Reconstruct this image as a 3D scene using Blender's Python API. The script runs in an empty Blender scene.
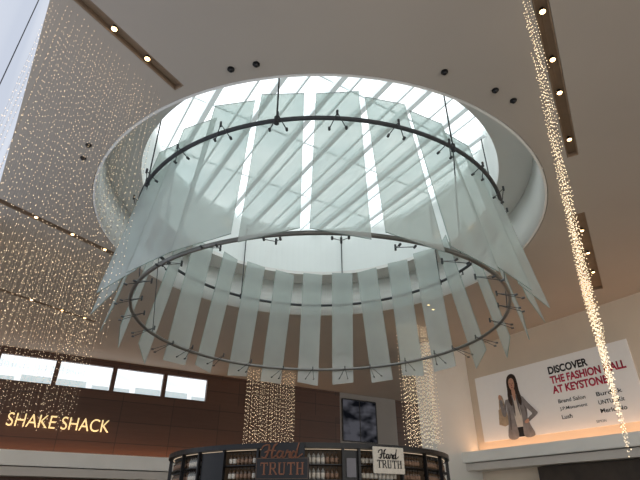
import bpy, bmesh, math, random
from mathutils import Vector, Matrix
random.seed(7)
EYE=1.6
S=bpy.context.scene
S.view_settings.view_transform='Standard'
col=S.collection
def srgb(r,g,b):
    f=lambda c:(c/255/12.92) if c/255<=0.04045 else ((c/255+0.055)/1.055)**2.4
    return (f(r),f(g),f(b),1)
# ---------------------------------------------------------------- materials
def mat(name,c,rough=0.6,metal=0.0,em=None,es=0.0,noise=0.0,nscale=4.0,spec=0.5,nosamp=False):
    m=bpy.data.materials.new(name); m.use_nodes=True
    nt=m.node_tree; b=nt.nodes['Principled BSDF']
    b.inputs['Base Color'].default_value=c
    b.inputs['Roughness'].default_value=rough
    b.inputs['Metallic'].default_value=metal
    b.inputs['Specular IOR Level'].default_value=spec
    if noise>0:
        tc=nt.nodes.new('ShaderNodeTexCoord'); n=nt.nodes.new('ShaderNodeTexNoise')
        n.inputs['Scale'].default_value=nscale; n.inputs['Detail'].default_value=4
        r=nt.nodes.new('ShaderNodeValToRGB')
        r.color_ramp.elements[0].position=0.3; r.color_ramp.elements[1].position=0.7
        r.color_ramp.elements[0].color=tuple(x*(1-noise) for x in c[:3])+(1,)
        r.color_ramp.elements[1].color=tuple(min(1,x*(1+noise)) for x in c[:3])+(1,)
        nt.links.new(tc.outputs['Object'],n.inputs['Vector'])
        nt.links.new(n.outputs['Fac'],r.inputs['Fac']); nt.links.new(r.outputs['Color'],b.inputs['Base Color'])
    if em is not None:
        b.inputs['Emission Color'].default_value=em; b.inputs['Emission Strength'].default_value=es
    if nosamp: m.cycles.emission_sampling='NONE'
    return m
M={}
M['ceil']=mat('ceiling_paint',srgb(184,175,165),0.8,noise=0.03,nscale=0.4,spec=0.2)
M['ledge']=mat('recess_paint',srgb(224,222,217),0.8,noise=0.02,nscale=0.5,spec=0.2)
M['rim']=mat('recess_rim_paint',srgb(244,243,240),0.8,noise=0.02,nscale=0.5,spec=0.2)
M['shaft']=mat('shaft_paint',srgb(230,234,231),0.8,noise=0.03,nscale=0.5,spec=0.2)
M['white']=mat('white_paint',srgb(238,238,234),0.6,noise=0.02,nscale=1)
M['cream']=mat('cream_paint',srgb(224,210,192),0.7,noise=0.04,nscale=0.6)
M['pale']=mat('pale_grey_paint',srgb(205,200,194),0.7,noise=0.03,nscale=0.8)
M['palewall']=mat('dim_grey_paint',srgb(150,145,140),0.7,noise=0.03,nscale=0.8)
M['floor']=mat('floor_stone',srgb(194,189,180),0.35,noise=0.08,nscale=1.2)
M['steel']=mat('brushed_steel',srgb(128,126,122),0.3,0.7,noise=0.05,nscale=20)
M['clampsteel']=mat('clamp_steel',srgb(84,86,88),0.3,0.6,noise=0.05,nscale=20)
M['darksteel']=mat('dark_steel',srgb(60,62,65),0.5,0.2,noise=0.1,nscale=20)
M['black']=mat('black_metal',srgb(22,22,24),0.4,0.2,noise=0.2,nscale=8)
M['trough']=mat('trough_brown',srgb(150,128,106),0.7,noise=0.1,nscale=3)
M['lamp']=mat('lamp_glow',srgb(255,225,180),0.5,em=srgb(255,205,140),es=10)
M['cove']=mat('cove_glow',srgb(255,220,180),0.5,em=srgb(255,195,145),es=3.6)
M['wire']=mat('wire',srgb(140,124,108),0.5,0.3,noise=0.05)
M['bead']=mat('bead_glow',srgb(255,240,225),0.4,em=srgb(255,220,170),es=1.7,nosamp=True)
M['beadwarm']=mat('bead_glow_warm',srgb(255,230,200),0.4,em=srgb(255,228,188),es=2.0,nosamp=True)
M['letters']=mat('lit_letters',srgb(250,225,170),0.4,em=srgb(252,222,160),es=0.95)
M['printblack']=mat('print_black',srgb(20,20,24),0.6,noise=0.05)
M['printred']=mat('print_red',srgb(176,24,66),0.6,noise=0.05)
M['printwhite']=mat('print_white',srgb(238,236,234),0.6,noise=0.01,em=srgb(240,236,232),es=0.07)
M['printgrey']=mat('print_grey',srgb(120,118,124),0.6,noise=0.08)
M['skin']=mat('print_skin',srgb(208,158,134),0.6,noise=0.03)
M['hair']=mat('print_hair',srgb(52,34,27),0.6,noise=0.25,nscale=6)
M['blazer']=mat('print_blazer',srgb(142,137,137),0.7,noise=0.22,nscale=3.5)
M['blazerd']=mat('print_blazer_shade',srgb(108,102,102),0.7,noise=0.15,nscale=6)
M['blouse']=mat('print_blouse',srgb(222,214,204),0.7,noise=0.08,nscale=5)
M['bag']=mat('print_bag',srgb(186,164,138),0.7,noise=0.14,nscale=6)
M['lips']=mat('print_lips',srgb(150,50,50),0.7,noise=0.05)
M['copper']=mat('copper_letters',srgb(128,80,54),0.5,0.1,em=srgb(150,92,60),es=0.03)
M['bottleglass']=mat('bottle_glass_amber',srgb(84,66,50),0.15,noise=0.2,nscale=10)
M['bottleclear']=mat('bottle_glass_pale',srgb(150,150,145),0.12,noise=0.1,nscale=10)
M['bottlelabel']=mat('bottle_label',srgb(215,208,195),0.6,noise=0.1,nscale=30)
M['bottlelabeld']=mat('bottle_label_dark',srgb(140,112,92),0.6,noise=0.1,nscale=30)
M['cap']=mat('bottle_cap',srgb(36,32,30),0.4,noise=0.1)
M['shopdark']=mat('shop_dark',srgb(56,46,38),0.5,noise=0.3,nscale=2)
M['kioskback']=mat('kiosk_back',srgb(40,35,32),0.5,noise=0.3,nscale=5,em=srgb(230,190,150),es=0.025)  # dark panel, faint glow put in to brighten the shelf interior
M['led']=mat('shelf_led',srgb(200,190,175),0.5,em=srgb(255,225,190),es=0.45)
M['tan']=mat('tan_panel',srgb(110,88,72),0.6,noise=0.15,nscale=6)

def woodmat():
    m=bpy.data.materials.new('wood_wall_panels'); m.use_nodes=True; nt=m.node_tree; b=nt.nodes['Principled BSDF']
    tc=nt.nodes.new('ShaderNodeTexCoord'); sep=nt.nodes.new('ShaderNodeSeparateXYZ'); cmb=nt.nodes.new('ShaderNodeCombineXYZ')
    nt.links.new(tc.outputs['Object'],sep.inputs[0]); nt.links.new(sep.outputs['X'],cmb.inputs['X']); nt.links.new(sep.outputs['Z'],cmb.inputs['Y'])
    br=nt.nodes.new('ShaderNodeTexBrick'); br.offset=0.0
    br.inputs['Color1'].default_value=srgb(96,64,48); br.inputs['Color2'].default_value=srgb(82,54,41)
    br.inputs['Mortar'].default_value=srgb(54,36,28); br.inputs['Scale'].default_value=1.0
    br.inputs['Mortar Size'].default_value=0.02; br.inputs['Brick Width'].default_value=3.05; br.inputs['Row Height'].default_value=1.15
    nt.links.new(cmb.outputs[0],br.inputs['Vector'])
    w=nt.nodes.new('ShaderNodeTexNoise'); w.inputs['Scale'].default_value=2.0
    mp=nt.nodes.new('ShaderNodeMapping'); mp.inputs['Scale'].default_value=(0.4,1,9)
    nt.links.new(tc.outputs['Object'],mp.inputs['Vector']); nt.links.new(mp.outputs[0],w.inputs['Vector'])
    mx=nt.nodes.new('ShaderNodeMixRGB'); mx.blend_type='MULTIPLY'; mx.inputs['Fac'].default_value=0.35
    nt.links.new(br.outputs['Color'],mx.inputs[1]); nt.links.new(w.outputs['Fac'],mx.inputs[2])
    nt.links.new(mx.outputs[0],b.inputs['Base Color']); b.inputs['Roughness'].default_value=0.5
    return m
M['wood']=woodmat()
def glassmat(name,lo,hi):
    m=bpy.data.materials.new(name); m.use_nodes=True; nt=m.node_tree
    for n in list(nt.nodes): nt.nodes.remove(n)
    out=nt.nodes.new('ShaderNodeOutputMaterial')
    tr=nt.nodes.new('ShaderNodeBsdfTransparent'); tr.inputs[0].default_value=(0.80,0.865,0.845,1)
    df=nt.nodes.new('ShaderNodeBsdfDiffuse'); df.inputs[0].default_value=(0.90,0.925,0.915,1)
    tl=nt.nodes.new('ShaderNodeBsdfTranslucent'); tl.inputs[0].default_value=(0.90,0.94,0.925,1)
    gl=nt.nodes.new('ShaderNodeBsdfGlossy'); gl.inputs['Roughness'].default_value=0.12
    m1=nt.nodes.new('ShaderNodeMixShader'); m1.inputs[0].default_value=0.5
    nt.links.new(df.outputs[0],m1.inputs[1]); nt.links.new(tl.outputs[0],m1.inputs[2])
    tc=nt.nodes.new('ShaderNodeTexCoord'); ns=nt.nodes.new('ShaderNodeTexNoise'); ns.inputs['Scale'].default_value=0.8
    nt.links.new(tc.outputs['Object'],ns.inputs['Vector'])
    mr=nt.nodes.new('ShaderNodeMapRange'); mr.inputs['To Min'].default_value=lo; mr.inputs['To Max'].default_value=hi
    nt.links.new(ns.outputs['Fac'],mr.inputs['Value'])
    m2=nt.nodes.new('ShaderNodeMixShader'); nt.links.new(mr.outputs[0],m2.inputs[0])
    nt.links.new(tr.outputs[0],m2.inputs[1]); nt.links.new(m1.outputs[0],m2.inputs[2])
    m3=nt.nodes.new('ShaderNodeMixShader'); m3.inputs[0].default_value=0.05
    nt.links.new(m2.outputs[0],m3.inputs[1]); nt.links.new(gl.outputs[0],m3.inputs[2])
    nt.links.new(m3.outputs[0],out.inputs[0]); return m
M['glass']=glassmat('frosted_glass',0.30,0.46)
M['glassedge']=mat('glass_edge_green',srgb(150,168,162),0.3,noise=0.05)
def emitmat(name,c1,c2,st,scale=1.0,stretch=(1,1,1)):
    m=bpy.data.materials.new(name); m.use_nodes=True; nt=m.node_tree
    for n in list(nt.nodes): nt.nodes.remove(n)
    out=nt.nodes.new('ShaderNodeOutputMaterial'); e=nt.nodes.new('ShaderNodeEmission'); e.inputs[1].default_value=st
    tc=nt.nodes.new('ShaderNodeTexCoord'); mp=nt.nodes.new('ShaderNodeMapping'); mp.inputs['Scale'].default_value=stretch
    ns=nt.nodes.new('ShaderNodeTexNoise'); ns.inputs['Scale'].default_value=scale
    r=nt.nodes.new('ShaderNodeValToRGB'); r.color_ramp.elements[0].color=c1; r.color_ramp.elements[1].color=c2
    r.color_ramp.elements[0].position=0.4; r.color_ramp.elements[1].position=0.6
    nt.links.new(tc.outputs['Object'],mp.inputs[0]); nt.links.new(mp.outputs[0],ns.inputs['Vector'])
    nt.links.new(ns.outputs['Fac'],r.inputs[0]); nt.links.new(r.outputs[0],e.inputs[0]); nt.links.new(e.outputs[0],out.inputs[0])
    return m
M['sky']=emitmat('skylight_glazing',srgb(228,238,241),srgb(250,253,255),1.95,0.5)
M['win']=emitmat('window_daylight',srgb(225,235,240),srgb(252,253,255),1.3,0.8,(0.5,1,1.5))
M['bigwin']=emitmat('frosted_window',srgb(208,216,232),srgb(226,232,244),0.95,0.2)  # emission added so the near left surface reads bright
M['poster']=emitmat('poster_print',srgb(22,24,30),srgb(100,100,108),0.5,0.9,(0.7,1,1.3))

# ---------------------------------------------------------------- helpers
def finish(bm,name,mats,smooth=False):
    me=bpy.data.meshes.new(name); bm.normal_update(); bm.to_mesh(me); bm.free()
    if not isinstance(mats,(list,tuple)): mats=[mats]
    for m in mats: me.materials.append(m)
    if smooth:
        for p in me.polygons: p.use_smooth=True
    o=bpy.data.objects.new(name,me); col.objects.link(o); return o
def tag(o,label,cat,group=None,kind=None):
    o['label']=label; o['category']=cat
    if group: o['group']=group
    if kind: o['kind']=kind
    return o
def struct(o,label,cat): return tag(o,label,cat,kind='structure')
def empty(name,loc,rotz=0):
    e=bpy.data.objects.new(name,None); col.objects.link(e); e.location=loc; e.rotation_euler=(0,0,rotz); e.empty_display_size=0.3; return e
def parent(o,p):
    bpy.context.view_layer.update()
    o.parent=p; o.matrix_parent_inverse=p.matrix_world.inverted(); return o
def add_box(bm,c,s,mi=0,rot=None):
    r=bmesh.ops.create_cube(bm,size=1.0,matrix=(Matrix.Translation(c) @ (rot.to_4x4() if rot else Matrix.Identity(4)) @ Matrix.Diagonal((s[0],s[1],s[2],1))))
    for v in r['verts']:
        for f in v.link_faces: f.material_index=mi
def add_cyl(bm,p0,p1,r,seg=10,r2=None,mi=0):
    p0=Vector(p0);p1=Vector(p1);d=p1-p0
    q=d.to_track_quat('Z','Y').to_matrix().to_4x4()
    rr=bmesh.ops.create_cone(bm,cap_ends=True,segments=seg,radius1=r,radius2=r if r2 is None else r2,depth=d.length,matrix=Matrix.Translation((p0+p1)/2)@q)
    for v in rr['verts']:
        for f in v.link_faces: f.material_index=mi
def box(name,c,s,m,rotz=0,bev=0.0):
    bm=bmesh.new(); add_box(bm,(0,0,0),s)
    if bev>0: bmesh.ops.bevel(bm,geom=bm.edges[:],offset=bev,segments=2,affect='EDGES')
    o=finish(bm,name,m); o.location=c; o.rotation_euler=(0,0,rotz); return o
class Frame:
    def __init__(s,ang,c):
        s.a=ang; s.d=Vector((math.cos(ang),math.sin(ang),0)); s.n=Vector((-math.sin(ang),math.cos(ang),0)); s.o=s.n*c
    def P(s,x,dep,z): return s.o+s.d*x+s.n*dep+Vector((0,0,z+EYE))
    def box(s,name,x0,x1,d0,d1,z0,z1,m,bev=0.0):
        return box(name,s.P((x0+x1)/2,(d0+d1)/2,(z0+z1)/2),(abs(x1-x0),abs(d1-d0),abs(z1-z0)),m,s.a,bev)
def text_mesh(name,body,w,h,pos,rotz,m,extr=0.02,shear=0.0,offset=0.0,align='L'):
    cu=bpy.data.curves.new('t','FONT'); cu.body=body; cu.size=1; cu.shear=shear; cu.offset=offset
    ob=bpy.data.objects.new('t',cu); col.objects.link(ob); bpy.context.view_layer.update()
    dg=bpy.context.evaluated_depsgraph_get()
    me=bpy.data.meshes.new_from_object(ob.evaluated_get(dg)); bpy.data.objects.remove(ob)
    xs=[v.co.x for v in me.vertices]; ys=[v.co.y for v in me.vertices]
    x0,x1,y0,y1=min(xs),max(xs),min(ys),max(ys)
    sy=h/(y1-y0) if h else None; sx=w/(x1-x0) if w else sy
    if sy is None: sy=sx
    for v in me.vertices: v.co=Vector(((v.co.x-x0)*sx,(v.co.y-y0)*sy,0))
    bm=bmesh.new(); bm.from_mesh(me)
    bmesh.ops.dissolve_limit(bm,angle_limit=0.001,verts=bm.verts[:],edges=bm.edges[:])
    r=bmesh.ops.extrude_face_region(bm,geom=bm.faces[:])
    bmesh.ops.translate(bm,verts=[g for g in r['geom'] if isinstance(g,bmesh.types.BMVert)],vec=(0,0,extr))
    bmesh.ops.recalc_face_normals(bm,faces=bm.faces[:])
    o=finish(bm,name,m); o.location=pos; o.rotation_euler=(math.pi/2,0,rotz); return o
def catmull(P,closed=True,k=4):
    Q=[];n=len(P)
    rng=range(n) if closed else range(n-1)
    for i in rng:
        if closed: a,b,c,d=P[i-1],P[i],P[(i+1)%n],P[(i+2)%n]
        else: a,b,c,d=P[max(i-1,0)],P[i],P[i+1],P[min(i+2,n-1)]
        for q in range(k):
            t=q/k
            Q.append(0.5*((2*b)+(-a+c)*t+(2*a-5*b+4*c-d)*t*t+(-a+3*b-3*c+d)*t**3))
    if not closed: Q.append(P[-1])
    return Q
def poly(name,pts,pos,rotz,m,smooth=True,th=0.004):
    P=[Vector(p) for p in pts]
    if smooth: P=catmull(P)
    bm=bmesh.new(); vs=[bm.verts.new((p.x,p.y,0)) for p in P]; f=bm.faces.new(vs)
    r=bmesh.ops.extrude_face_region(bm,geom=[f]); bmesh.ops.translate(bm,verts=[g for g in r['geom'] if isinstance(g,bmesh.types.BMVert)],vec=(0,0,th))
    bmesh.ops.recalc_face_normals(bm,faces=bm.faces[:])
    o=finish(bm,name,m); o.location=pos; o.rotation_euler=(math.pi/2,0,rotz); return o
SCRIPT=[[(-.06,.30),(0.0,.42),(.12,.47),(.17,.40),(.13,.18),(.06,.02),(-.04,.05)],
 [(.40,.50),(.31,.42),(.25,.16),(.26,.02),(.33,.06),(.41,.15)],[(.04,.20),(.18,.27),(.36,.26)],
 [(.55,.21),(.48,.25),(.41,.16),(.42,.04),(.47,.02),(.53,.11),(.565,.23),(.55,.07),(.58,.02),(.64,.09)],
 [(.64,.09),(.68,.26),(.71,.21),(.77,.21),(.745,.08),(.78,.02),(.82,.08)],
 [(.93,.18),(.87,.23),(.81,.13),(.82,.03),(.88,.03),(.94,.16),(1.02,.52)],[(.97,.3),(.935,.1),(.95,.02),(1.02,.05),(1.12,.14)]]
def script_mesh(name,w,h,pos,rotz,m,r=0.02,yf=0.012):
    bm=bmesh.new(); sx=w/1.18; sy=h/0.5
    for st in SCRIPT:
        P=catmull([Vector((x*sx,y*sy)) for x,y in st],False,5)
        for i in range(len(P)-1):
            d=P[i+1]-P[i]
            if d.length<1e-6: continue
            n=Vector((-d.y,d.x)).normalized(); 
            rr=r*(1.35 if d.y<-abs(d.x)*0.6 else 0.8)
            e=d.normalized()*rr*0.4
            q=[P[i]-e+n*rr,P[i]-e-n*rr,P[i+1]+e-n*rr,P[i+1]+e+n*rr]
            lo=[bm.verts.new((v.x,v.y,0)) for v in q]; hi=[bm.verts.new((v.x,v.y,yf)) for v in q]
            bm.faces.new(hi); bm.faces.new(lo[::-1])
            for j in range(4): bm.faces.new((lo[j],lo[(j+1)%4],hi[(j+1)%4],hi[j]))
    bmesh.ops.recalc_face_normals(bm,faces=bm.faces[:])
    o=finish(bm,name,m); o.location=pos; o.rotation_euler=(math.pi/2,0,rotz); return o
def serif_mesh(name,w,h,pos,rotz,m,th=0.012):
    bm=bmesh.new(); lw=w/5; 
    def B(x0,y0,x1,y1,o): add_box(bm,(o+(x0+x1)/2*lw,(y0+y1)/2*h,th/2),(abs(x1-x0)*lw,abs(y1-y0)*h,th))
    for i,c in enumerate('TRUTH'):
        o=i*lw
        if c=='T': B(.08,.9,.92,1,o);B(.08,.74,.14,.91,o);B(.86,.74,.92,.91,o);B(.42,.0,.58,.93,o);B(.32,0,.68,.06,o)
        if c=='R':
            B(.14,0,.30,1,o);B(.06,0,.42,.06,o);B(.06,.93,.7,1,o);B(.66,.56,.80,.93,o);B(.3,.48,.72,.56,o)
            for k in range(6): B(.44+.07*k,.40-.075*k,.58+.07*k,.5-.075*k,o)
            B(.76,0,.96,.06,o)
        if c=='U': B(.14,.1,.30,1,o);B(.70,.1,.80,1,o);B(.22,0,.74,.1,o);B(.06,.94,.42,1,o);B(.58,.94,.92,1,o)
        if c=='H': B(.14,0,.30,1,o);B(.70,0,.86,1,o);B(.3,.46,.7,.53,o);B(.06,0,.4,.06,o);B(.6,0,.94,.06,o);B(.06,.94,.4,1,o);B(.6,.94,.94,1,o)
    o=finish(bm,name,m); o.location=pos; o.rotation_euler=(math.pi/2,0,rotz); return o
def ellipse(cx,cy,rx,ry,n=24): return [(cx+rx*math.cos(2*math.pi*i/n),cy+ry*math.sin(2*math.pi*i/n)) for i in range(n)]
def torus(name,R,r,m,seg=128,ms=10):
    bm=bmesh.new(); rings=[]
    for i in range(seg):
        a=2*math.pi*i/seg
        rings.append([bm.verts.new(((R+r*math.cos(2*math.pi*j/ms))*math.cos(a),(R+r*math.cos(2*math.pi*j/ms))*math.sin(a),r*math.sin(2*math.pi*j/ms))) for j in range(ms)])
    for i in range(seg):
        for j in range(ms):
            bm.faces.new((rings[i][j],rings[(i+1)%seg][j],rings[(i+1)%seg][(j+1)%ms],rings[i][(j+1)%ms]))
    return finish(bm,name,m,True)
def arc(name,r0,r1,z0,z1,a0,a1,m,seg=48,smooth=False):
    bm=bmesh.new(); full=abs(a1-a0)>=2*math.pi-1e-4
    n=seg; V=[]
    for i in range(n if full else n+1):
        a=a0+(a1-a0)*i/n; s,c=math.sin(a),-math.cos(a)
        V.append([bm.verts.new((r*s,r*c,z)) for r,z in ((r0,z0),(r1,z0),(r1,z1),(r0,z1))])
    L=len(V)
    for i in range(L if full else L-1):
        A=V[i];B=V[(i+1)%L]
        for j in range(4): bm.faces.new((A[j],A[(j+1)%4],B[(j+1)%4],B[j]))
    if not full:
        bm.faces.new(V[0]); bm.faces.new(V[-1][::-1])
    bmesh.ops.recalc_face_normals(bm,faces=bm.faces[:])
    return finish(bm,name,m,smooth)
def tube_wall(name,R,z0,z1,m,th=0.1,seg=144):
    return arc(name,R,R+th,z0,z1,0,2*math.pi,m,seg)

D=math.radians
LF=Frame(D(32),31.4); RF=Frame(D(-58),21.2)
CX,CY=0.0,14.2
H=8.0+EYE
# ---------------------------------------------------------------- room shell
fl=box('floor',(2,20,-0.1),(76,64,0.2),M['floor']); struct(fl,'pale polished stone mall floor','floor')
ce=box('ceiling',(2,20,H+0.3),(76,64,0.6),M['ceil']); struct(ce,'taupe painted flat ceiling with a large round opening','ceiling')
slots=[
 ((-5.35,3.6),(-3.05,7.45),0.27,[0.1,0.28,0.62,0.80]),
 ((2.78,3.4),(6.55,9.75),0.27,[0.15,0.35,0.52,0.66,0.9]),
 ((7.95,12.5),(11.5,18.3),0.40,[0.18,0.45,0.72]),
 ((-10.2,10.6),(-6.9,15.9),0.27,[0.2,0.4,0.6,0.8]),
 ((-13.9,17.2),(-10.9,22.2),0.27,[0.2,0.45,0.7,0.9]),
 ((4.6,19.6),(5.4,21.0),0.3,[0.3,0.7])]
cut=[]
bm=bmesh.new(); bmesh.ops.create_cone(bm,cap_ends=True,segments=144,radius1=7.16,radius2=7.16,depth=3)
c=finish(bm,'cut',M['ceil']); c.location=(CX,CY,H); cut.append(c)
for (a,b,w,fr) in slots:
    a=Vector(a);b=Vector(b);d=b-a
    c=box('cut',((a.x+b.x)/2,(a.y+b.y)/2,H),(d.length,w,0.5),M['ceil'],math.atan2(d.y,d.x)); cut.append(c)
for c in cut:
    md=ce.modifiers.new('b','BOOLEAN'); md.operation='DIFFERENCE'; md.object=c; md.solver='EXACT'
bpy.context.view_layer.update()
dg=bpy.context.evaluated_depsgraph_get()
me=bpy.data.meshes.new_from_object(ce.evaluated_get(dg)); ce.modifiers.clear(); ce.data=me
for c in cut: bpy.data.objects.remove(c)
LZ=9.6+EYE; SZ=11.8+EYE
o=tube_wall('wall_recess',7.08,H+0.004,LZ,M['rim'],0.06); o.location=(CX,CY,0); struct(o,'pale curved rim wall of the round ceiling recess','wall')
for p in o.data.polygons: p.use_smooth=abs(p.normal.z)<0.5
o=arc('ceiling_recess',6.05,7.2,LZ,LZ+0.15,0,2*math.pi,M['ledge'],144); o.location=(CX,CY,0); struct(o,'pale ring-shaped upper ceiling inside the recess','ceiling')
o=tube_wall('wall_skylight_shaft',6.05,LZ+0.15,SZ+0.3,M['shaft']); o.location=(CX,CY,0); struct(o,'pale grey-green curved skylight shaft wall','wall')
sk=empty('window_5',(CX,CY,SZ)); struct(sk,'round skylight with pale glazing and slanted white rafters','skylight')
bm=bmesh.new(); bmesh.ops.create_cone(bm,cap_ends=True,segments=96,radius1=6.04,radius2=6.04,depth=0.04)
g=finish(bm,'glazing',M['sky']); g.location=(CX,CY,SZ+0.3); parent(g,sk)
M['rafter']=mat('rafter_white',srgb(228,236,236),0.6,noise=0.02,em=srgb(225,235,238),es=0.28)  # white paint plus added glow, softens rafters against the glazing
ra=D(122)
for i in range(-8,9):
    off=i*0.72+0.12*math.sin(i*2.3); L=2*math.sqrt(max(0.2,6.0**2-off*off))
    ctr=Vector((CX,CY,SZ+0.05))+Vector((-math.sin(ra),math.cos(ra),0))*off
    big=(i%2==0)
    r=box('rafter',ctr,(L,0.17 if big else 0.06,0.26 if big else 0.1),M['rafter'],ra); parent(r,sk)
for i in (-1,0,1):
    off=i*3.0; L=2*math.sqrt(5.98**2-off*off); rb=D(32)
    ctr=Vector((CX,CY,SZ+0.22))+Vector((-math.sin(rb),math.cos(rb),0))*off
    r=box('purlin',ctr,(L,0.06,0.06),M['rafter'],rb); parent(r,sk)
# left wood wall
wl=LF.box('wall_left',-16,21.4,0,0.4,-1.6,6.15,M['wood']); struct(wl,'dark reddish-brown wood panelled wall','wall')
o=LF.box('trim_1',-16,21.4,-0.02,0.38,7.72,8.0,M['wood']); struct(o,'brown wood strip above the high windows','trim')
o=LF.box('wall_left_upper',10.95,21.4,0,0.4,6.15,7.72,M['wood']); struct(o,'brown wood wall beyond the high windows','wall')
edges=[-4.2,-1.15,1.85,4.98,8.05,10.95]
for i in range(5):
    a,b=edges[i],edges[i+1]
    w=empty('window_%d'%(i if i else 6),LF.P((a+b)/2,0.2,6.15),LF.a); struct(w,'high horizontal window bright with daylight','window')
    p=LF.box('pane',a+0.1,b-0.1,0.25,0.28,6.25,7.62,M['win']); parent(p,w)
    bm=bmesh.new(); W=b-a
    add_box(bm,(-W/2+0.06,0,0.785),(0.12,0.3,1.57)); add_box(bm,(W/2-0.06,0,0.785),(0.12,0.3,1.57))
    add_box(bm,(0,0,0.05),(W-0.24,0.3,0.1)); add_box(bm,(0,0,1.52),(W-0.24,0.3,0.1))
    f=finish(bm,'window_frame',M['wood']); f.location=LF.P((a+b)/2,0.15,6.15); f.rotation_euler=(0,0,LF.a); parent(f,w)
    bm=bmesh.new()
    add_box(bm,(0.2*W*(1 if i%2 else -1),0,0.3),(W*0.5,0.02,0.4)); add_box(bm,(-0.3*W*(1 if i%2 else -1),0,0.25),(W*0.3,0.02,0.2))
    f=finish(bm,'pane_tint',mat('view_tint_%d'%i,srgb(180,200,206),0.6,em=srgb(205,218,222),es=0.82,noise=0.2,nscale=6)); f.location=LF.P((a+b)/2,0.23,6.15); f.rotation_euler=(0,0,LF.a); parent(f,w)
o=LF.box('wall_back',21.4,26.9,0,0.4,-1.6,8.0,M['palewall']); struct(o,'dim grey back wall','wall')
o=LF.box('wall_far',26.9,44,0,0.4,-1.6,8.0,M['wood']); struct(o,'brown wood wall at the far side','wall')
o=LF.box('trim_2',-16,21.3,-1.2,-0.01,2.0,2.7,M['white'],0.03); struct(o,'white projecting ledge band over the storefront','trim')
o=LF.box('trim_3',-16,21.3,-1.0,-0.01,1.55,1.95,M['pale']); struct(o,'pale slatted band beneath the ledge','trim')
o=LF.box('trim_4',-16,21.3,-0.5,-0.2,2.72,2.76,M['cove']); struct(o,'warm cove light strip on top of the ledge','trim')
# right wall
o=RF.box('wall_right',-18.5,2,0,0.4,-1.6,8.0,M['cream']); struct(o,'cream painted side wall lit warmly','wall')
o=LF.box('wall_pier',18.25,21.2,-12.95,-11.9,-1.6,8.0,M['white'],0.01); struct(o,'white square wall pier','wall')
o=RF.box('trim_5',-18.7,2,-1.3,-0.01,2.1,2.58,M['white'],0.03); struct(o,'white projecting ledge band over dark storefront','trim')
o=RF.box('trim_6',-18.5,2,-1.1,-0.01,1.75,2.06,M['pale']); struct(o,'pale stepped band beneath the ledge','trim')
o=RF.box('trim_7',-18.3,2,-0.55,-0.2,2.6,2.64,M['cove']); struct(o,'warm cove light strip on top of the ledge','trim')
o=RF.box('window_7',-14.8,2,-0.6,-0.02,-1.6,1.72,M['shopdark']); struct(o,'dark storefront glazing','window')
# near left bluish-white panel, brightness put in as emission
NF_a=math.atan2(12-5.4,-9.6+4.7)
p0=Vector((-4.75,5.4)); dv=Vector((-4.9,6.6)).normalized()
mid=p0+dv*2.0; L=14
w=empty('window_8',(mid.x-0.1,mid.y,0),NF_a); struct(w,'tall frosted bluish-white window wall','window')
nrm=Vector((-dv.y,dv.x))
if nrm.x>0: nrm=-nrm
ctr=mid+nrm*0.12
o=box('pane',(ctr.x,ctr.y,H-4.3),(L,0.06,8.5),M['bigwin'],NF_a); parent(o,w)
q=p0-dv*1.3+nrm*0.084
o=box('mullion',(q.x,q.y,H-4.3),(0.012,0.012,8.5),M['clampsteel'],NF_a); parent(o,w)
# ---------------------------------------------------------------- ceiling light troughs
for (a,b,w,fr) in slots:
    a=Vector(a);b=Vector(b);d=b-a;L=d.length-0.02;an=math.atan2(d.y,d.x);c=(a+b)/2
    t=empty('recessed_light_trough',(c.x,c.y,H),an); tag(t,'brown recessed ceiling trough with warm spotlights','ceiling light',group='recessed ceiling light troughs')
    bm=bmesh.new(); W=w-0.02
    add_box(bm,(0,0,0.13),(L,W,0.02)); add_box(bm,(0,W/2-0.01,0.06),(L,0.02,0.12)); add_box(bm,(0,-W/2+0.01,0.06),(L,0.02,0.12))
    add_box(bm,(L/2-0.01,0,0.06),(0.02,W-0.04,0.12)); add_box(bm,(-L/2+0.01,0,0.06),(0.02,W-0.04,0.12)); add_box(bm,(0,0,0.11),(L-0.05,0.03,0.02))
    h=finish(bm,'housing',M['trough']); h.location=(c.x,c.y,H); h.rotation_euler=(0,0,an); parent(h,t)
    for f in fr:
        q=a+d*f
        bm=bmesh.new(); add_cyl(bm,(0,0,0.12),(0,0,0.08),0.02,8); add_cyl(bm,(0,0,0.09),(0,0,0.01),0.045,14,0.065)
        s=finish(bm,'spotlight',M['black'],False); s.location=(q.x,q.y,H); parent(s,t)
        bm=bmesh.new(); add_cyl(bm,(0,0,0.014),(0,0,-0.004),0.055,14,0.045)
        s2=finish(bm,'lens',M['lamp']); s2.location=(q.x,q.y,H); parent(s2,s)
for x,y in ((-1.85,6.93),(-1.31,6.8),(3.82,7.5),(4.32,7.8),(-5.8,9.3),(-6.15,9.8),(2.6,7.0)):
    bm=bmesh.new(); add_cyl(bm,(0,0,0),(0,0,-0.02),0.075,18,0.075); bmesh.ops.create_uvsphere(bm,u_segments=16,v_segments=8,radius=0.055,matrix=Matrix.Translation((0,0,-0.03)))
    s=finish(bm,'ceiling_dome',M['black']); s.location=(x,y,H); tag(s,'small black dome fixture under the taupe ceiling','ceiling fixture',group='small ceiling dome fixtures')
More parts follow.
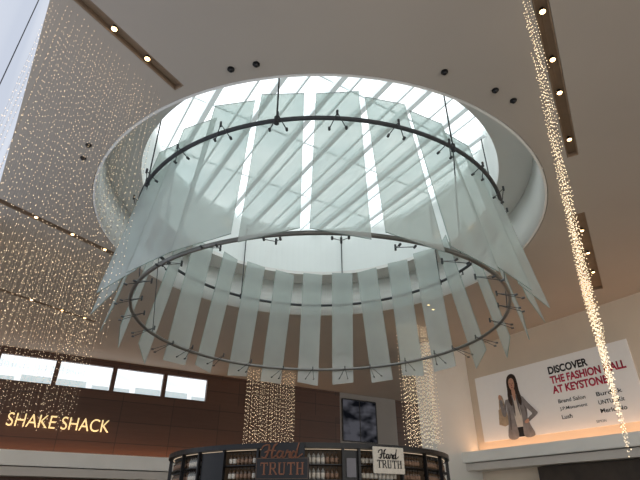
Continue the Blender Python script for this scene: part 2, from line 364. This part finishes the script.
# ---------------------------------------------------------------- chandelier
GY=14.3
ch=empty('chandelier',(CX,GY,H)); tag(ch,'huge circular chandelier of frosted glass panels on two steel rings','chandelier')
UZ=8.05+EYE; ZL=5.1+EYE; RU,RL=5.90,5.6
r=torus('upper_ring',RU,0.055,M['darksteel']); r.location=(CX,GY,UZ); parent(r,ch)
r=torus('lower_ring',RL,0.055,M['steel']); r.location=(CX,GY,ZL); parent(r,ch)
for k in range(8):
    a=D(-10+45*k); s,c=math.sin(a),-math.cos(a)
    bm=bmesh.new()
    add_cyl(bm,(RU*s,RU*c,UZ),(RU*s,RU*c,SZ-0.1),0.022,8)
    if k in (7,1,2,6): add_cyl(bm,(RU*s,RU*c,UZ),(RL*s,RL*c,ZL),0.014,8)
    add_cyl(bm,(RU*s,RU*c,UZ-0.1),(RU*s,RU*c,UZ+0.1),0.065,10)
    o=finish(bm,'hanging_rod',M['darksteel']); o.location=(CX,GY,0); parent(o,ch)
NP=26; PW=1.06; zt=9.45+EYE; zb=4.66+EYE; PH=zt-zb; PM=(zt+zb)/2
FL=0.85; tilt=math.atan2(-FL,PH); PR=5.82
def gpanel(sl,top=1.0,bot=1.1,W=PW):
    bm=bmesh.new(); add_box(bm,(0,0,0),(W,0.022,PH))
    for v in bm.verts:
        if v.co.z<0:
            v.co.z-= (v.co.x/(W/2))*sl/2
            v.co.x*=bot
        else: v.co.x*=top
    bm.normal_update()
    for f in bm.faces:
        if abs(f.normal.y)<0.5: f.material_index=1
    me=bpy.data.meshes.new('glass_panel'); bm.to_mesh(me); bm.free(); me.materials.append(M['glass']); me.materials.append(M['glassedge']); return me
gR=gpanel(0.34,1.05,1.14); gL=gpanel(-0.34,1.05,1.14); gF=[gpanel(0.10,1.0,0.96,0.92),gpanel(-0.12,1.0,1.0,0.88),gpanel(0.0,1.0,1.0,0.96)]
def bracket(zring,Rring,m,k=1.0):
    zl=zring-PM; Rp=PR+(-zl)*FL/PH; gap=Rp-Rring
    bm=bmesh.new(); root=(0,gap,zl)
    add_cyl(bm,(0,gap,zl-0.07),(0,gap,zl+0.07),0.03*k,8)
    for sx in (-1,1):
        dz=-0.28
        tip=(sx*0.2*k,0.02+dz*FL/PH,zl+dz)
        add_cyl(bm,root,tip,0.012*k,6)
        add_cyl(bm,(tip[0],tip[1]-0.05,tip[2]),(tip[0],tip[1]+0.03,tip[2]),0.032*k,12)
    me=bpy.data.meshes.new('glass_clamp'); bm.to_mesh(me); bm.free(); me.materials.append(m); return me
bu=bracket(UZ,RU,M['darksteel'],1.0); bl=bracket(ZL,RL,M['clampsteel'],0.85)
for k in range(NP):
    a=2*math.pi*(k+0.3)/NP
    aa=(math.degrees(a)+180)%360-180
    gme=gF[k%3] if (abs(aa)>118) else (gR if aa>0 else gL)
    near=max(0,math.cos(a))
    pin=D(6+random.uniform(-19,19)) if near<0.2 else D(11+random.uniform(-8,8))*(1 if aa<0 else -1)
    if 50<aa<120: pin=D(-20)
    if -120<aa<-50: pin=D(20)
    rr=PR+random.uniform(-0.03,0.04)
    g=bpy.data.objects.new('glass_panel',gme); col.objects.link(g)
    mw=Matrix.Translation((CX+rr*math.sin(a),GY-rr*math.cos(a),PM+random.uniform(-0.09,0.09)))@Matrix.Rotation(a+pin,4,'Z')@Matrix.Rotation(tilt,4,'X')
    g.parent=ch; g.matrix_parent_inverse=Matrix.Translation((-CX,-GY,-H)); g.matrix_basis=mw
    for me in (bu,bl):
        b=bpy.data.objects.new('glass_clamp',me); col.objects.link(b); b.parent=g
        b.matrix_basis=Matrix.Rotation(-tilt,4,'X')
# ---------------------------------------------------------------- string light curtains
def curtain(name,p0,p1,width,rows,n,ztop,zfun,jit,beadstep,beadr,wr,bm_mat,label):
    p0=Vector(p0);p1=Vector(p1);d=(p1-p0);L=d.length;d.normalize();nn=Vector((-d.y,d.x))
    V=[];F=[];MI=[]
    def tube(x,y,z0,z1,r):
        b=len(V)
        for z in (z0,z1):
            for j in range(3):
                V.append((x+r*math.cos(j*2.094),y+r*math.sin(j*2.094),z))
        for j in range(3): F.append((b+j,b+(j+1)%3,b+3+(j+1)%3,b+3+j)); MI.append(0)
    def bead(x,y,z,r):
        b=len(V)
        V.extend([(x+r,y,z),(x,y+r,z),(x-r,y,z),(x,y-r,z),(x,y,z+r*1.2),(x,y,z-r*1.2)])
        for j in range(4):
            F.append((b+j,b+(j+1)%4,b+4)); MI.append(1); F.append((b+(j+1)%4,b+j,b+5)); MI.append(1)
    for rI in range(rows):
        for i in range(n):
            tt=(i+random.uniform(0.2,0.8))/n; t=tt*L; o=((rI+0.5)/rows-0.5)*width+random.uniform(-0.02,0.02)
            x,y=(p0+d*t+nn*o)[:2]; zb_=(zfun(tt) if callable(zfun) else zfun)+random.uniform(-jit,jit)
            tube(x,y,zb_,ztop,wr)
            z=zb_; br=beadr(tt) if callable(beadr) else beadr; bs=beadstep(tt) if callable(beadstep) else beadstep
            while z<ztop-0.05:
                bead(x+random.uniform(-0.006,0.006),y+random.uniform(-0.006,0.006),z,br*random.uniform(0.7,1.2)); z+=bs*random.uniform(0.75,1.25)
    c=(p0+p1)/2
    V=[(v[0]-c.x,v[1]-c.y,v[2]-ztop) for v in V]
    me=bpy.data.meshes.new(name); me.from_pydata(V,[],F); me.materials.append(M['wire']); me.materials.append(M[bm_mat]); me.polygons.foreach_set('material_index',MI); me.update()
    o=bpy.data.objects.new(name,me); col.objects.link(o); o.location=(c.x,c.y,ztop)
    tag(o,label,'string lights',group='hanging string light curtains',kind='stuff'); return o
HC=H-0.005
curtain('string_light_curtain',(-5.4,4.2),(-3.7,7.8),0.8,3,34,HC,2.35+EYE,0.35,0.15,0.0068,0.0012,'bead','dense curtain of hanging bead lights on thin wires')
curtain('string_light_curtain',(-11.4,13.2),(-8.0,16.4),0.9,4,24,HC,2.6+EYE,0.4,0.2,0.0098,0.0018,'bead','dense curtain of hanging bead lights before wood wall')
def zf(t):
    return EYE+ (6.5 if t<0.2 else 6.5-(t-0.2)/0.8*4.6)
curtain('string_light_curtain',(3.38,4.9),(10.9,18.4),0.14,3,34,HC,zf,0.3,lambda t:0.09+0.10*t,lambda t:0.0085+0.0105*t,0.0012,'beadwarm','long row of glowing string lights with stepped lengths')
curtain('string_light_curtain',(-4.6,30.7),(-1.6,31.9),0.6,3,20,HC,2.4+EYE,0.3,0.24,0.017,0.004,'beadwarm','curtain of bead lights hanging behind the kiosk')
curtain('string_light_curtain',(3.75,22.3),(5.35,22.9),0.6,3,18,HC,2.5+EYE,0.3,0.18,0.0145,0.003,'beadwarm','curtain of bead lights beside the white pier')
# ---------------------------------------------------------------- wall sign letters
o=text_mesh('wall_sign','SHAKE SHACK',5.1,0.66,LF.P(0.15,-0.12,3.92),LF.a,M['letters'],0.08,offset=-0.008)
tag(o,'glowing warm gold sign letters on the wood wall','sign')
pf=empty('poster',LF.P(23.3,-0.05,4.85),LF.a); tag(pf,'dark landscape poster on the grey back wall','poster')
o=LF.box('print',21.65,24.75,-0.06,-0.03,4.6,7.5,M['poster']); parent(o,pf)
bm=bmesh.new(); add_box(bm,(0,0,1.5),(3.2,0.06,0.08)); add_box(bm,(0,0,-1.5),(3.2,0.06,0.08)); add_box(bm,(-1.6,0,0),(0.08,0.06,3.0)); add_box(bm,(1.6,0,0),(0.08,0.06,3.0)); add_box(bm,(0,0,0),(0.06,0.07,3.0))
o=finish(bm,'frame',M['black']); o.location=LF.P(23.2,-0.05,6.05); o.rotation_euler=(0,0,LF.a); parent(o,pf)
# ---------------------------------------------------------------- billboard
bx0,bx1,bz0,bz1=-18.4,-9.75,3.08,6.28
bb=empty('billboard',RF.P((bx0+bx1)/2,-0.05,bz0),RF.a); tag(bb,'wide white advertising billboard with a printed woman and lettering','billboard')
o=RF.box('print_panel',-17.95,bx1,-0.08,-0.01,bz0,bz1,M['printwhite'],0.005); parent(o,bb)
def BB(x,z,k): return RF.P(bx0+x,-0.082-0.005*k,bz0+z)
def bpoly(name,pts,k,m,smooth=True): 
    o=poly(name,pts,BB(0,0,k),RF.a,m,smooth); parent(o,bb); return o
bpoly('printed_hair',[(2.5,1.5),(2.38,1.85),(2.4,2.3),(2.42,2.65),(2.55,2.9),(2.78,2.97),(2.98,2.84),(3.05,2.5),(3.06,2.1),(3.14,1.7),(3.04,1.4),(2.9,1.7),(2.65,1.7)],0,M['hair'])
bpoly('printed_bag',[(1.56,0.7),(1.66,1.4),(2.12,1.45),(2.18,0.65),(1.9,0.58)],0,M['bag'],False)
bpoly('printed_bag_strap',[(1.72,1.4),(1.8,1.9),(1.95,2.05),(2.05,1.9),(2.08,1.45),(2.02,1.45),(1.98,1.85),(1.93,1.92),(1.86,1.85),(1.79,1.4)],1,M['bag'])
bpoly('printed_blouse',[(2.45,0.02),(2.5,0.8),(2.5,1.5),(2.62,1.95),(2.85,1.95),(3.02,1.5),(3.0,0.8),(3.05,0.02)],2,M['blouse'],False)
bpoly('printed_trousers',[(2.42,0.02),(2.47,0.45),(3.02,0.45),(3.08,0.02)],3,M['printblack'],False)
bpoly('printed_blazer',[(2.02,0.02),(2.14,0.7),(2.2,1.4),(2.28,1.74),(2.45,1.87),(2.62,1.96),(2.62,1.5),(2.55,0.9),(2.6,0.02)],4,M['blazer'])
bpoly('printed_blazer',[(2.92,0.02),(2.97,0.8),(2.93,1.4),(2.84,1.96),(3.04,1.87),(3.24,1.76),(3.32,1.45),(3.26,0.9),(3.34,0.5),(3.5,0.02)],4,M['blazer'])
bpoly('printed_lapel',[(2.62,1.96),(2.5,1.55),(2.56,1.45),(2.6,0.95),(2.66,1.4)],5,M['blazerd'])
bpoly('printed_lapel',[(2.84,1.96),(2.98,1.55),(2.92,1.45),(2.92,0.95),(2.84,1.4)],5,M['blazerd'])
bpoly('printed_fold',[(3.24,0.9),(3.2,1.4),(3.26,1.5),(3.32,1.3),(3.28,0.9)],5,M['blazerd'])
bpoly('printed_fold',[(2.2,0.5),(2.26,1.0),(2.3,1.4),(2.34,1.0),(2.27,0.4)],5,M['blazerd'])
bpoly('printed_sleeve',[(3.08,1.84),(3.26,1.72),(3.46,1.45),(3.78,1.08),(3.86,0.96),(3.76,0.86),(3.5,0.72),(3.28,0.62),(3.24,0.74),(3.4,0.86),(3.56,0.97),(3.36,1.2),(3.2,1.42)],6,M['blazer'])
bpoly('printed_hand',[(3.3,0.76),(3.2,0.74),(3.08,0.66),(3.1,0.58),(3.22,0.58),(3.32,0.64)],7,M['skin'])
bpoly('printed_sleeve',[(2.3,1.74),(2.2,1.5),(2.12,1.15),(2.02,1.0),(1.88,1.1),(1.84,1.45),(1.84,1.82),(1.98,1.82),(2.02,1.5),(2.05,1.4),(2.1,1.6),(2.22,1.8)],6,M['blazer'])
bpoly('printed_hand',[(1.84,1.82),(1.8,1.96),(1.86,2.08),(1.97,2.04),(1.98,1.84)],6,M['skin'])
bpoly('printed_neck',[(2.66,1.9),(2.66,2.2),(2.84,2.2),(2.84,1.9),(2.75,1.66)],6,M['skin'])
bpoly('printed_hair',[(2.86,2.2),(2.9,1.9),(2.94,1.6),(3.06,1.4),(3.14,1.7),(3.06,2.0),(3.0,2.3)],7,M['hair'])
bpoly('printed_hair',[(2.44,2.2),(2.38,1.9),(2.42,1.6),(2.54,1.45),(2.6,1.7),(2.56,2.0),(2.58,2.25)],7,M['hair'])
bpoly('printed_face',[(2.73,2.16),(2.62,2.25),(2.57,2.42),(2.58,2.62),(2.66,2.74),(2.78,2.76),(2.88,2.66),(2.9,2.45),(2.85,2.27)],8,M['skin'])
bpoly('printed_fringe',[(2.54,2.3),(2.55,2.65),(2.68,2.74),(2.76,2.76),(2.88,2.68),(2.93,2.35),(3.0,2.7),(2.84,2.9),(2.64,2.9),(2.48,2.7)],9,M['hair'])
bpoly('printed_eye',ellipse(2.66,2.5,0.032,0.014,12),10,M['hair'],False); bpoly('printed_eye',ellipse(2.81,2.5,0.032,0.014,12),10,M['hair'],False)
bpoly('printed_mouth',ellipse(2.735,2.3,0.05,0.016,12),10,M['lips'],False)
bpoly('printed_nose',[(2.725,2.46),(2.715,2.38),(2.755,2.38),(2.745,2.46)],10,M['lips'],False)
def btext(body,x,z,h,m,off=0.0,w=None):
    o=text_mesh('lettering',body,w,h,BB(x,z,0),RF.a,m,0.006,offset=off); parent(o,bb)
btext('DISCOVER',4.85,2.5,0.35,M['printblack'],0.035,1.95)
btext('THE FASHION MALL',4.85,2.06,0.35,M['printred'],0.035,3.5)
btext('AT KEYSTONE',4.85,1.62,0.35,M['printred'],0.035,2.6)
for i,(a,b) in enumerate((('Brand Salon','Burdick'),('J.P.Monument','UNTUCKit'),('Lush','Merle No'))):
    btext(a,5.0,1.18-i*0.34,0.17,M['printblack'],0.01,1.3 if i<2 else 0.5); btext(b,6.8,1.18-i*0.34,0.17,M['printblack'],0.01,1.1)
btext('SIMON',6.5,0.15,0.1,M['printgrey'])
# ---------------------------------------------------------------- kiosk
KX,KY,KR=-0.28,14.2,3.62; KT=1.23+EYE
kk=empty('kiosk',(KX,KY,0)); tag(kk,'round black retail kiosk with curved bottle shelves','kiosk')
def kpart(o): o.location=(KX,KY,0); parent(o,kk); return o
kpart(arc('counter_base',2.6,KR-0.1,0.0,0.95,0,2*math.pi,M['black'],96))
kpart(arc('counter_top',2.5,KR,0.96,1.02,0,2*math.pi,M['tan'],96))
kpart(arc('cornice',3.05,KR+0.04,KT-0.1,KT,0,2*math.pi,M['black'],96))
kpart(arc('roof',0.0,3.04,KT-0.06,KT-0.03,0,2*math.pi,M['black'],64))
kpart(arc('back_panel',3.0,3.2,1.03,KT-0.11,0,2*math.pi,M['kioskback'],96))
for z in (1.3,1.6,1.88,2.16,2.44):
    kpart(arc('shelf',3.21,KR-0.06,z-0.02,z,0,2*math.pi,M['black'],96))
kpart(arc('shelf_light',KR-0.1,KR-0.08,KT-0.12,KT-0.11,0,2*math.pi,M['led'],96))  # glowing strip added to brighten shelves and bottles
posts=[-78,-52,-41,-29,-16,-2.5,12,17.5,34,47,60,78]+[100,125,150,175,200,225,250]
for a in posts:
    r=D(a); p=box('post',(KX+(KR-0.03)*math.sin(r),KY-(KR-0.03)*math.cos(r),(KT-0.1+1.03)/2),(0.05,0.08,KT-0.1-1.03),M['black'],r,0.004); parent(p,kk)
def prof(bm,pts,seg=12,mi=0):
    R=[]
    for r,z in pts: R.append([bm.verts.new((r*math.cos(2*math.pi*j/seg),r*math.sin(2*math.pi*j/seg),z)) for j in range(seg)])
    for i in range(len(R)-1):
        for j in range(seg): bm.faces.new((R[i][j],R[i][(j+1)%seg],R[i+1][(j+1)%seg],R[i+1][j]))
    bm.faces.new(R[0][::-1]); bm.faces.new(R[-1])
def mk(name,pts,m):
    bm=bmesh.new(); prof(bm,pts); me=bpy.data.meshes.new(name); bm.to_mesh(me); bm.free(); me.materials.append(m)
    for p in me.polygons: p.use_smooth=True
    return me
bp=[(0.036,0),(0.04,0.006),(0.04,0.14),(0.036,0.158),(0.02,0.178),(0.014,0.186),(0.014,0.21)]
bodyA=mk('bottle_body',bp,M['bottleglass']); bodyB=mk('bottle_body',bp,M['bottleclear'])
labA=mk('bottle_label',[(0.0415,0.03),(0.0415,0.12)],M['bottlelabel']); labB=mk('bottle_label',[(0.0415,0.035),(0.0415,0.115)],M['bottlelabeld'])
capm=mk('bottle_cap',[(0.017,0.2),(0.018,0.205),(0.018,0.235),(0.016,0.238)],M['cap'])
for zi,z in enumerate((2.44,2.16)):
    a=-74.0; nb=0
    while a<76:
        a+=1.56; nb+=1
        if any(abs(a-p)<1.25 for p in posts): continue
        if -41<a<-29 or 12<a<17.5: continue
        rr=D(a); R=KR-0.14
        e=bpy.data.objects.new('bottle',None); col.objects.link(e); e.empty_display_size=0.05; e.location=(KX+R*math.sin(rr),KY-R*math.cos(rr),z+0.001)
        e.rotation_euler=(0,0,rr)
        grp=0 if (nb//4)%2 else 2
        if a>34 or a<-52 or (nb//4)%5==3: grp=1
        tag(e,'small bottle with %s on a kiosk shelf'%('pale label' if grp!=1 else 'tan label'),'bottle',group='bottles on the kiosk shelves')
        for me in (bodyA if grp!=2 else bodyB, labB if grp==1 else labA, capm):
            c=bpy.data.objects.new(me.name.split('.')[0],me); col.objects.link(c); c.parent=e
for a0,a1,m_ in ((-40,-30,M['black']),(12.4,17.2,M['black'])):
    kpart(arc('front_panel',KR-0.09,KR-0.05,1.1,KT-0.13,D(a0),D(a1),m_,12))
kpart(arc('screen',KR-0.045,KR-0.03,2.2,2.55,D(13.2),D(16.4),M['printgrey'],8))
def ksign(name,xa,z0,z1,label):
    r=D(xa); P=Vector((KX+(KR+0.12)*math.sin(r),KY-(KR+0.12)*math.cos(r),z0))
    e=empty(name,P,r); tag(e,label,'sign'); d=Vector((math.cos(r),math.sin(r),0)); n=Vector((math.sin(r),-math.cos(r),0))
    return e,P,d,n,r
e,P,d,n,r=ksign('shop_sign',-7.2,2.14,2.82,'black plaque with bronze script and block lettering on kiosk')
o=box('plaque',P+Vector((0,0,0.2)),(1.08,0.04,0.4),M['black'],r,0.01); parent(o,e)
bm=bmesh.new()
for (x,z,sx,sz) in ((0,0.385,1.04,0.008),(0,0.02,1.04,0.008),(-0.52,0.2,0.008,0.36),(0.52,0.2,0.008,0.36)): add_box(bm,(x,0,z),(sx,0.008,sz))
o=finish(bm,'border',M['tan']); o.location=P+n*0.024; o.rotation_euler=(0,0,r); parent(o,e)
o=serif_mesh('lettering',0.9,0.22,P-d*0.45+n*0.024+Vector((0,0,0.09)),r,M['copper']); parent(o,e)
o=box('plaque_top',P+Vector((0,0,0.53)),(0.9,0.03,0.26),M['black'],r,0.01); parent(o,e)
o=script_mesh('lettering',0.84,0.27,P-d*0.39+n*0.03+Vector((0,0,0.385)),r,M['copper'],0.014); parent(o,e)
e,P,d,n,r=ksign('shop_sign',27.0,2.27,2.78,'white square sign with black script and block lettering')
o=box('plaque',P+Vector((0,0,0.25)),(0.76,0.04,0.5),M['bottlelabel'],r,0.01); parent(o,e)
o=serif_mesh('lettering',0.62,0.15,P-d*0.31+n*0.022+Vector((0,0,0.1)),r,M['printblack'],0.008); parent(o,e)
o=script_mesh('lettering',0.5,0.18,P-d*0.24+n*0.022+Vector((0,0,0.275)),r,M['printblack'],0.010,0.008); parent(o,e)
# ---------------------------------------------------------------- world
w=bpy.data.worlds.new('w'); S.world=w; w.use_nodes=True
w.node_tree.nodes['Background'].inputs[0].default_value=(1.0,0.97,0.935,1); w.node_tree.nodes['Background'].inputs[1].default_value=1.7
# ---------------------------------------------------------------- camera
cam=bpy.data.cameras.new('cam'); cam.sensor_width=36; cam.lens=27; co=bpy.data.objects.new('cam',cam); col.objects.link(co)
co.location=(0,0,EYE); co.rotation_euler=(D(90+29.5),0,0); S.camera=co; cam.clip_end=300
